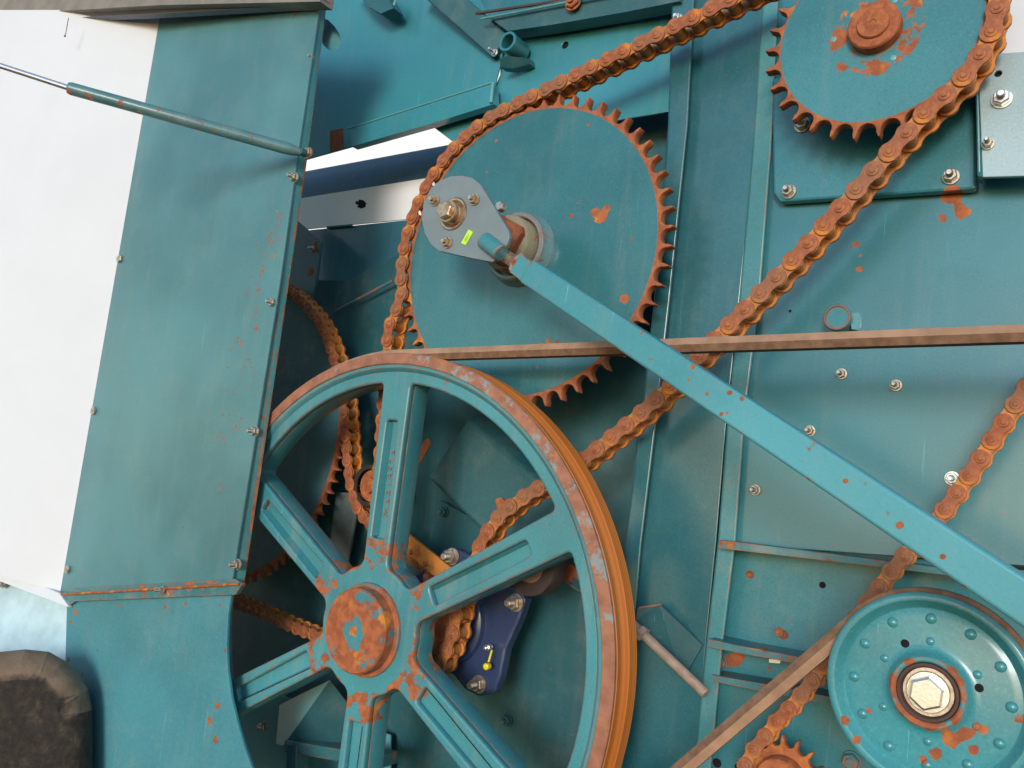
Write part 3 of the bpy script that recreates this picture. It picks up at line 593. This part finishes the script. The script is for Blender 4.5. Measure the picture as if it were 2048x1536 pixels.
ob('crank_arm', bev(ob('t', beam(Vector((cm.x+.018, -.052, cm.z-.010)), Vector((pinc.x, -.052, pinc.z)), .046, .022), M_rustd), .004).data if False else beam(Vector((cm.x+.018, -.052, cm.z-.010)), Vector((pinc.x, -.052, pinc.z)), .046, .022), M_rustd, ms)
bpy.data.objects['crank_arm'].modifiers.new('bevel', 'BEVEL').width = .006
bolt(ms, 1006, 416, -.04, .0055, .0, .008, M_zinc, washer=False); 
bolt(ms, 1050, 555, -.03, .006, .0, .006, M_brass, washer=False)
# --- upper right sprocket
cu_ = nrm(-.2338, .5782, 0); NU = 30; RU = NU*.01905/(2*math.pi)
us = thing('upper_sprocket', cu_, 'teal sprocket with rusty hub and teeth at the upper right', 'sprocket')
ob('toothed_disc', toothed(cu_, NU, RU, .0105, .0, skew=R_(5)), M_disc2, us)
ob('hub', lathe(cu_+Vector((0, -.005, 0)), [(.0215, 0), (.0212, .010), (.020, .0115), (.0135, .0118), (.0132, .0118), (.0132, .0135), (.0125, .0145), (.003, .0147), (.0022, .0138), (.0005, .0137)], 48), rust('hub_rust', .15), us)
ob('key', beam(cu_+Vector((-.003, -.016, -.006)), cu_+Vector((.0, -.016, -.020)), .005, .004), M_rustd, us)
for a, b in ((1668, 80), (1787, 117), (1790, 2)): ob('weld_tack', lathe(at(a, b, -.004), [(.003, 0), (.0025, .0015), (.0005, .002)], 10), M_light, us)
# --- main chain
b_mid = lambda ang, rr=RM: (cm.x+rr*math.cos(R_(ang)), cm.z+rr*math.sin(R_(ang)))
aT, pM, pU = tangent(cm, RM, cu_, RU, 1)
P = lambda L, Y=0: [(at(a, b, Y).x, at(a, b, Y).z) for a, b in L]
down = P([(1855, 235), (1770, 330), (1690, 420), (1600, 520), (1500, 622), (1410, 712), (1330, 795), (1240, 872), (1165, 930), (1092, 975), (1040, 1008), (1000, 1045), (970, 1095), (950, 1150), (928, 1205), (916, 1270), (888, 1330), (855, 1358), (800, 1345), (765, 1290), (757, 1200), (762, 1050), (772, 900), (785, 700), (794, 640)])
angT = math.degrees(aT)
main = arc(cu_, RU, angT, -42, 60)+spline(down, 8)[1:]
# left side of the large sprocket back up to the top contact
left = arc(cm, RM, 200, angT, 60)
path = main+left[1:]+[pU]
chain('main_chain', path, 0, .01905, 1.0, 'heavy rusty roller chain wrapped round the large sprocket and the upper right sprocket')
# --- shaft sprocket under the hub
csh = at(862, 1243, 0)
dsx = thing('shaft_sprocket', csh, 'small rusty sprocket carrying the chain behind the hub of the big wheel', 'sprocket')
ob('toothed_disc', toothed(csh, 15, 15*.01905/(2*math.pi), .0075, .0), M_rust, dsx)
# --- rear sprocket and chain
YR = .055
rc, rR = fitc([(690, 905), (680, 960), (660, 1010), (640, 1050), (620, 1075), (575, 1130), (545, 1145), (515, 1165), (490, 1175)], YR)
rRp = rR-.006; NR = round(2*math.pi*rRp/.01588); rRp = NR*.01588/(2*math.pi)
rs_ = thing('rear_sprocket', rc, 'big dark sprocket with orange teeth partly hidden behind the cover panel', 'sprocket')
M_disc3 = paint('rear_sprocket_paint2', (.04, .125, .14), .10, 60, rough=.45, coat=.1, rad=[(rRp-.0095, .6, 1.)], dust=.5)
ob('toothed_disc', toothed(rc, NR, rRp, .007, .0, rs=.0065, tip=.0048), M_disc3, rs_)
rp = P([(540, 568), (572, 578), (606, 600), (640, 636), (664, 680), (682, 735), (696, 800), (702, 870), (706, 930), (716, 990), (734, 1030), (770, 1065), (810, 1098), (860, 1135), (930, 1180), (960, 1240), (920, 1310), (840, 1320), (740, 1300), (620, 1262), (540, 1228), (460, 1196), (380, 1160)], YR-.008)
chain('rear_chain', spline(rp, 8), YR-.008, .01588, .92, 'rusty chain curving down behind the rim and spokes at the left of the big wheel')
# --- idler rollers inside
r1 = at(752, 972, .05)
ri = thing('rear_roller', r1, 'small black-rimmed roller half hidden behind the top spoke', 'roller')
ob('tyre', lathe(r1+Vector((0, .01, 0)), [(.026, 0), (.0265, .003), (.0265, .022), (.0255, .024), (.0205, .024), (.020, .023)], 48, close=False), M_black, ri)
ob('wheel', lathe(r1+Vector((0, .01, 0)), [(.020, .016), (.0195, .018), (.010, .0185), (.009, .024), (.001, .0245)], 40), M_rust, ri)
r2 = at(1072, 1132, .0)
rr = thing('black_roller', r2, 'black rubber roller with tan bearing ring below the right-hand spoke', 'roller')
ob('tyre', lathe(r2+Vector((0, .012, 0)), [(.027, 0), (.0295, .002), (.0295, .022), (.0285, .024), (.0165, .0245), (.016, .023)], 56, close=False), plain('worn_black_rubber', (.055, .040, .036), .5, .3, 40), rr)
ob('bearing', lathe(r2+Vector((0, .012, 0)), [(.0165, .0235), (.0158, .0245), (.0135, .0245), (.013, .023), (.0125, .019), (.009, .019), (.0088, .024), (.006, .0255), (.001, .026)], 48), plain('tan_bearing', (.30, .20, .12), .45, .25), rr)
ob('bracket', quadm([at(1120, 1095, .04), at(1150, 1080, .04), at(1165, 1130, .04), at(1200, 1190, .05), at(1185, 1200, .05), at(1130, 1165, .05)], .006), paint('roller_bracket', TEALD, .35, 50, edge=.4), rr)
ob('tab', plate(rnd([(990, 998), (1000, 994), (1016, 1008), (1010, 1030), (994, 1022)], 5), .018, .004), M_rust, rr)
# --- blue bearing housing
bh = thing('bearing_housing', at(960, 1250, .03), 'blue cast bearing housing with grease nipple and yellow cap behind the big wheel', 'bearing housing')
out = [(872, 1118), (885, 1098), (910, 1096), (945, 1112), (1010, 1170), (1042, 1180), (1052, 1200), (1040, 1238), (1012, 1300), (1002, 1352), (990, 1386), (955, 1394), (928, 1380), (905, 1350), (800, 1320), (780, 1180)]
bev(ob('flange', plate(out, .036, .014, .004, r=.006), M_blue, bh), .0001)
ch = at(902, 1240, .036)
ob('bearing_boss', lathe(ch, [(.0475, 0), (.046, .006), (.043, .008), (.039, .009), (.035, .008), (.030, .007), (.001, .007)], 56), M_blue, bh)
for a, b in ((905, 1113), (1032, 1205), (958, 1368)): bolt(bh, a, b, .0355, .0082, .009, .007, M_zinc)
ob('grease_nipple', lathe(at(982, 1294, .030), [(.003, 0), (.0036, .003), (.0032, .007), (.0016, .008), (.0022, .011), (.001, .012)], 12), M_zincw, bh)
ob('cap_strap', rod(at(984, 1300, .020), at(977, 1324, .020), .0011, 8), M_yel, bh)
ob('cap', lathe(at(978, 1332, .024), [(.0032, 0), (.0036, .002), (.0034, .006), (.002, .007)], 18), M_yel, bh)
# --- big spoked wheel
YF = -.080
cp = nrm(-.9503, -.2820, YF); RP = .4544*(D+YF)
pw = thing('spoked_pulley', cp, 'big cast six-spoke belt pulley with rusty orange grooved rim', 'pulley')
RW = .042
ob('rim_face', lathe(cp, [(RP-.0122, -.0018), (RP-.0120, -.0006), (RP-.0112, 0), (RP-.0012, 0), (RP, -.0012), (RP, -.004), (RP-.004, -.0045)], 160, close=False), M_ring, pw)
ob('groove', lathe(cp, [(RP-.0035, -.0042), (RP+.0002, -.0055), (RP+.0002, -.009), (RP-.007, -.0175), (RP-.0075, -.0185), (RP-.007, -.0195), (RP, -.028), (RP+.0002, -.0315), (RP-.001, -.033), (RP, -RW), (RP-.010, -RW), (RP-.012, -RW+.002)], 160, close=False), M_rim, pw)
ri_ = RP-.0165
inner = lathe(cp, [(RP-.0118, -.0019), (ri_+.001, -.0022), (ri_-.002, -.0045), (ri_-.004, -.008), (ri_-.009, -.010), (ri_-.0105, -.0115), (ri_-.0105, -RW+.003), (ri_-.004, -RW), (ri_+.006, -RW)], 160, close=False)
ob('rim_inside', inner, M_cast, pw)
rin = ri_-.0085; hubr = .066
SP = [91+60*k for k in range(6)]; hw = .0185
loops = [circ(cp.x, cp.z, ri_-.001, 160)]
for k in range(6):
    a, b = R_(SP[k]), R_(SP[k]+60); m = (a+b)/2
    def off(an, r, s):                               # point at radius r on the line parallel to a spoke, offset s
        l = math.sqrt(max(r*r-s*s, 0)); return (cp.x+l*math.cos(an)-s*math.sin(an), cp.z+l*math.sin(an)+s*math.cos(an))
    p1 = off(a, rin-.006, hw+.001); p2 = off(b, rin-.006, -hw-.001); q1 = off(a, hubr, hw-.002); q2 = off(b, hubr, -hw+.002)
    an1 = math.atan2(p1[1]-cp.z, p1[0]-cp.x); an2 = math.atan2(p2[1]-cp.z, p2[0]-cp.x)
    if an2 < an1: an2 += 2*math.pi
    outer_arc = [(cp.x+(rin-.006)*math.cos(an1+(an2-an1)*j/18), cp.z+(rin-.006)*math.sin(an1+(an2-an1)*j/18)) for j in range(1, 18)]
    pts = [p1]+outer_arc+[p2, q2, (cp.x+hubr*1.0*math.cos(m), cp.z+hubr*1.0*math.sin(m)), q1]
    rad = [.013]+[0]*17+[.013, .022, .03, .022]
    loops.append(rnd(pts, rad, 6))
pockets = []
for k in range(6):
    a = R_(SP[k]); c_, s_ = math.cos(a), math.sin(a)
    r0, r1_ = .092, .215; w0, w1 = .0095, .0075
    pp = [(r0, -w0), (r1_, -w1), (r1_, w1), (r0, w0)]
    pockets.append(rnd([(cp.x+r*c_-s*s_, cp.z+r*s_+s*c_) for r, s in pp], .0035, 4))
YS = YF+.006
ob('spider_front', shape(loops+pockets, YS, YS+.008, .0022, 2), M_cast, pw)
ob('spider_web', shape(loops, YS+.0075, YF+RW-.006, .001, 1), M_cast, pw)
for k in range(6):                                   # sloping flank inside each pocket
    a = R_(SP[k]); c_, s_ = math.cos(a), math.sin(a)
    def sp3(r, s, y): return Vector((cp.x+r*c_-s*s_, y, cp.z+r*s_+s*c_))
    sl = mesh('rib', [sp3(.094, .0088, YS+.001), sp3(.213, .0068, YS+.001), sp3(.213, .0045, YS+.0073), sp3(.094, .0058, YS+.0073)], [(0, 1, 2, 3)])
    ob('rib', sl, M_cast, pw)
ob('hub', lathe(cp+Vector((0, YS-YF-.0002, 0)), [(.047, 0), (.0465, .0025), (.045, .0035), (.0435, .0035), (.0425, .0045), (.042, .016), (.0405, .018), (.027, .0185), (.0262, .0180), (.0255, .0185), (.0045, .0187)], 80), paint('hub_worn_paint', (.035, .20, .23), .20, 36, edge=.15, rad=[(.020, .0415, .26)], coat=.1, rough=.5, bumps=.4), pw)
ob('shaft_centre', beam(cp+Vector((-.0045, -.013, 0)), cp+Vector((.0045, -.013, 0)), .009, .003), rust('bright_rust', 1.), pw)
# cast raised lettering along the top spoke
txt = bpy.data.curves.new('txt', 'FONT'); txt.body = 'MAA1B52A'; txt.size = .0125; txt.extrude = .0005; txt.align_x = 'CENTER'; txt.align_y = 'CENTER'; txt.space_character = 1.25
to = bpy.data.objects.new('t', txt); SC.collection.objects.link(to); dg = bpy.context.evaluated_depsgraph_get()
tm = bpy.data.meshes.new_from_object(to.evaluated_get(dg)); bpy.data.objects.remove(to)
tm.transform(Matrix(((1, 0, 0, 0), (0, 0, -1, 0), (0, 1, 0, 0), (0, 0, 0, 1))))
a = R_(SP[0]); tm.transform(Matrix.Rotation(-a, 4, 'Y')); tm.transform(Matrix.Translation((cp.x+.150*math.cos(a)+.001, YS+.0070, cp.z+.150*math.sin(a))))
ob('cast_lettering', tm, M_cast, pw)
# --- idler pulley lower right
ci, RI = nrm(-.13337, -.17872, -.078), .10222*(D-.078)
ip = thing('idler_pulley', ci, 'dimpled teal idler pulley with a bright hex bolt at the lower right', 'pulley')
RIM = [(RI-.004, -.020), (RI-.001, -.020), (RI, -.019), (RI, -.0175), (RI-.004, -.0165), (RI-.006, -.011), (RI-.004, -.0045), (RI, -.003), (RI, -.0018), (RI-.001, -.0006), (RI-.0025, 0), (RI-.005, -.0004), (RI-.0065, -.002), (RI-.0085, -.0062), (RI-.0105, -.0078), (RI-.0135, -.0070), (RI-.016, -.0066), (.031, -.0066), (.0275, -.0060), (.0255, -.0045), (.0240, -.0010), (.0225, .0006), (.0205, .0006), (.0195, -.0002), (.0190, -.003), (.0165, -.006)]
ob('pressed_disc', lathe(ci, RIM, 110, close=False), M_idler, ip)
ob('seal_ring', lathe(ci, [(.0190, -.0012), (.0186, .0002), (.0168, .0002), (.0160, -.001), (.0160, -.006)], 56, close=False), plain('brown_seal', (.07, .035, .03), .6), ip)
ob('bearing', lathe(ci, [(.0162, -.0045), (.0155, -.003), (.0125, -.003), (.0122, -.006), (.001, -.006)], 48), M_zinc, ip)
bolt(ip, 0, 0, 0, .0112, .0, .0075, M_zincw, rot=.35, pos=ci+Vector((0, .002, 0)))
dim = lathe((0, 0, 0), [(.0037, -.0004), (.0034, .0004), (.0026, .0013), (.0013, .0019), (.0002, .0021)], 20); dim.materials.append(M_idler)
for k in range(12):
    a = R_(92+30*k); ob('dimple', dim, None, ip, ci+Vector((.0515*math.cos(a), .0068, .0515*math.sin(a))), world=False) if False else ob('dimple', dim, None, ip, ci+Vector((.0475*math.cos(a), .0066, .0475*math.sin(a))), world=False)
for k in range(6):
    a = R_(92+60*k)
    ob('dimple', dim, None, ip, ci+Vector((.0325*math.cos(a), .0066, .0325*math.sin(a))), world=False).scale = (.8, .7, .8)
for a_, b_ in ((1810, 1287), (1958, 1376), (1819, 1440)): ob('drilled_hole', lathe(at(a_, b_, ci.y+.0063), [(.0028, 0), (.0026, .0003), (.0023, .0004)], 18), M_hole, ip)
# --- drive belt
YB = YF+.015
cbp = Vector((cp.x, YB, cp.z)); cbi = Vector((ci.x, YB, ci.z)); rbp = RP-.001; rbi = RI-.003
e = at(2300, 655, YB); tgt = at(1000, 712, YB)
dtop = Vector((at(2048, 674, YB).x-at(900, 712, YB).x, at(2048, 674, YB).z-at(900, 712, YB).z)).normalized()
atop = math.degrees(math.atan2(dtop.y, dtop.x))+90
ang, pI, pP = tangent(cbi, rbi, cbp, rbp, 1)         # lower run, idler -> big wheel, belt on the left side
pTop = (cbp.x+rbp*math.cos(R_(atop)), cbp.z+rbp*math.sin(R_(atop)))
ang2 = None
d = Vector((cbp.x-cbi.x, cbp.z-cbi.z)); th = math.atan2(d.y, d.x)
# inner (crossing) tangent: over the idler's upper left, then under the big wheel
be = math.acos((rbi+rbp)/d.length); aI = th-be; aP = aI+math.pi
xI = (cbi.x+rbi*math.cos(aI), cbi.z+rbi*math.sin(aI)); xP = (cbp.x+rbp*math.cos(aP), cbp.z+rbp*math.sin(aP))
far = (pTop[0]+dtop.x*.95, pTop[1]+dtop.y*.95)
aP_d = math.degrees(aP) % 360-360
bpth = [far, pTop]+arc(cbp, rbp, atop, atop+(aP_d-atop) % 360, 120)[1:]+arc(cbi, rbi, math.degrees(aI) % 360, 10, 40)
bpth += [(bpth[-1][0]+.01, bpth[-1][1]-.06), (bpth[-1][0]+.10, bpth[-1][1]-.16)]
# even sampling for a clean sweep
hx = [(-.0062, YB-.0052), (0, YB-.0088), (.0058, YB-.0056), (.0058, YB+.0056), (0, YB+.0088), (-.0062, YB+.0052)]
hx = [(o*1.0, YB+(y-YB)*.88) for o, y in hx]
bl = thing('drive_belt', (pTop[0], YB, pTop[1]), 'worn brown V belt running across the machine and over the dimpled idler pulley', 'belt')
bm_ = sweep(bpth, hx)
bm_.materials.append(M_belt); bm_.materials.append(M_beltd)
for i, p in enumerate(bm_.polygons):
    k = i % 6; p.material_index = 0 if k in (0, 2, 3, 5) and k in (0, 5) else 1
    p.material_index = 0 if k in (0, 5) else 1
ob('belt', bm_, None, bl)
# --- connecting rod assembly
cr = thing('connecting_rod', at(1500, 830, -.14), 'long square teal rod running from the grey bearing plate down to the right', 'rod')
ra, rb_ = at(1050, 540, -.118), at(2140, 1266, -.183)
bev(ob('square_tube', beam(ra, rb_, .0232, .0225), M_rod, cr), .0022, 3)
dr = (rb_-ra).normalized(); mid_off = Vector((0, .011, 0))
ob('rod_end', bev(ob('x', beam(ra-dr*.017+Vector((0, .001, 0)), ra+dr*.002+Vector((0, .001, 0)), .019, .019), M_rod), .001).data, M_rod, cr); bpy.data.objects.remove(bpy.data.objects['x'])
ob('jam_nut', lathe(ra-dr*.022+Vector((0, .0105, 0)), [(.0095, 0), (.011, .001), (.011, .006), (.0095, .007)], 6, dr), paint('nut_paint', (.3, .34, .33), .3, 90, edge=.3), cr)
YG = -.112
ob('threaded_neck', rod(ra-dr*.045+Vector((0, .0105, 0)), ra-dr*.012+Vector((0, .0105, 0)), .0062, 20), M_brass, cr)
ob('welded_boss', rod(at(968, 480, YG-.001), at(1003, 507, YG-.003), .0082, 28), M_cast, cr)
gp = [(925, 351), (945, 356), (960, 368), (975, 392), (1017, 462), (1019, 474), (1014, 488), (995, 519), (984, 524), (945, 517), (878, 502), (862, 490), (849, 467), (843, 438), (847, 405), (860, 378), (880, 360), (902, 352)]
cg = at(906, 428, YG)
ob('bearing_plate', plate(gp, YG, .005, .0008, r=.004, holes=[(906, 428, .0168)]), M_grey, cr)
ob('bearing_cup', lathe(cg, [(.0172, -.004), (.0166, -.0005), (.0158, .0008), (.0140, .0006), (.0130, -.001), (.0112, -.0030), (.0108, -.001), (.0100, .0008), (.0088, .001), (.0086, .004), (.0010, .0045)], 56, close=False), M_brass, cr)
ob('spacer', lathe(cg+Vector((0, -.004, 0)), [(.0088, 0), (.0090, .003), (.0080, .0035)], 40), M_zinc, cr)
bolt(cr, 0, 0, 0, .0092, .0, .0062, M_brass, rot=.5, pos=cg+Vector((0, -.0078, 0)))
for a_, b_ in ((871, 402), (950, 400), (896, 486)): bolt(cr, a_, b_, YG-.0003, .0048, .003, .0042, M_brass)
stk = plate([(922, 486), (937, 459), (946, 464), (931, 490)], YG-.0007, .0005, 0); ob('sticker', stk, M_neon, cr)
tx = bpy.data.curves.new('txt', 'FONT'); tx.body = '0051'; tx.size = .0042; tx.align_x = 'CENTER'; tx.align_y = 'CENTER'
to = bpy.data.objects.new('t', tx); SC.collection.objects.link(to); dg = bpy.context.evaluated_depsgraph_get(); tm = bpy.data.meshes.new_from_object(to.evaluated_get(dg)); bpy.data.objects.remove(to)
tm.transform(Matrix(((1, 0, 0, 0), (0, 0, -1, 0), (0, 1, 0, 0), (0, 0, 0, 1)))); tm.transform(Matrix.Rotation(-R_(62), 4, 'Y')); tm.transform(Matrix.Translation(at(934, 475, YG-.0009)))
ob('sticker_print', tm, plain('print_ink', (.12, .2, .03), .7), cr)
# --- right-hand light chain and lower sprocket
YL = .022
cl, RL = fitc([(1490, 1500), (1505, 1480), (1530, 1468), (1556, 1464), (1600, 1466), (1632, 1482), (1660, 1512)], YL)
NL = 22; RLp = NL*.01588/(2*math.pi); cl = at(1568, 1560, YL)
ls = thing('lower_sprocket', cl, 'small rusty sprocket at the bottom edge below the belt', 'sprocket')
RLp = (at(1568, 1466, YL)-cl).length-.006; NL = round(2*math.pi*RLp/.0112)
ob('toothed_disc', toothed(cl, NL, RLp, .007, .0, rs=.0042, tip=.0048), M_rust, ls)
ob('hub', lathe(cl+Vector((0, -.0035, 0)), [(RLp*.66, 0), (RLp*.65, .011), (RLp*.62, .0125), (.001, .0125)], 48), rust('hub_rust_b', .2), ls)
cp_ = P([(2080, 740), (2030, 815), (1975, 900), (1925, 975), (1880, 1035), (1845, 1080), (1800, 1125), (1750, 1190), (1690, 1275), (1640, 1345), (1590, 1408), (1528, 1470)], YL)
an0 = math.degrees(math.atan2(cp_[-1][1]-cl.z, cp_[-1][0]-cl.x))
chain('light_chain', spline(cp_, 6)[:-1]+arc(cl, RLp, an0 if an0 > 0 else an0+360, 235, 30), YL, .01588, .80, 'lighter rusty chain running down the right side to the small lower sprocket')
ob_ = thing('lit_chain_band', at(840, 1120, .03), 'flat ochre band with two pins, added as lit chain, between the top spoke and the blue housing', 'bar')
bev(ob('bar', beam(at(795, 1072, .028), at(905, 1162, .028), .021, .006), rust('lit_chain_rust', 1.1), ob_), .0015)  # band added for a lit stretch of chain, brightness in its colour
for a, b in ((822, 1104), (851, 1127)): ob('pin', lathe(at(a, b, .028), [(.0034, 0), (.0032, .0012), (.002, .0024), (.0005, .0027)], 14), M_rust, ob_)  # pins of the band added for the lit chain
# --- adjusting stud
sg = thing('adjusting_stud', at(1350, 1325, .02), 'dusty threaded stud slanting out from behind the big wheel', 'threaded rod')
s0, s1 = at(1262, 1245, .03), at(1412, 1388, .012); L = (s1-s0).length; pr = []; k = 0.
while k < L-.002: pr += [(.0042, k), (.0047, k+.0007)]; k += .0015
ob('thread', lathe(s0, pr+[(.0045, L-.001), (.0035, L)], 18, s1-s0), M_stud, sg)
ob('nut', lathe(s0+(s1-s0)*.13, [(.006, 0), (.0075, .001), (.0075, .006), (.006, .007)], 6, s1-s0), M_stud, sg)
# --- small brackets at the bottom, seen through the wheel
wb = thing('wedge_bracket', at(620, 1430, .06), 'dark wedge-shaped bracket low behind the wheel, left of its lower spoke', 'bracket')
V = [at(552, 1487, .05), at(559, 1410, .05), at(598, 1390, .05), at(660, 1360, .035), at(566, 1492, .035), at(705, 1420, .06), at(700, 1495, .06), at(625, 1484, .045)]
ob('pale_face', mesh('f', V, [(0, 4, 3, 2, 1)]), M_light, wb); ob('folded_face', mesh('f2', [v.copy() for v in (V[4], V[7], V[6], V[5], V[3])], [(0, 1, 2, 3, 4)]), M_dark, wb)
fr = thing('ledge_bracket', at(640, 1510, .03), 'dusty ledge frame at the bottom edge under the wedge bracket', 'frame')
bev(ob('ledge', beam(at(568, 1492, .03), at(760, 1525, .03), .014, .03), M_ledge, fr), .001); bev(ob('upright', beam(at(583, 1488, .028), at(575, 1700, .028), .018, .02), M_dark, fr), .001)
pb = thing('pale_lower_plate', at(540, 1490, .08), 'pale grey-teal plate low behind the wheel beside the curved guard', 'machine panel')
ob('sheet', plate([(440, 1440), (560, 1390), (780, 1470), (780, 1700), (440, 1700)], .095, .003), M_light, pb)
bolt(pb, 532, 1452, .06, .0055, .006, .006, M_zinc, pos=at(530, 1452, .07))
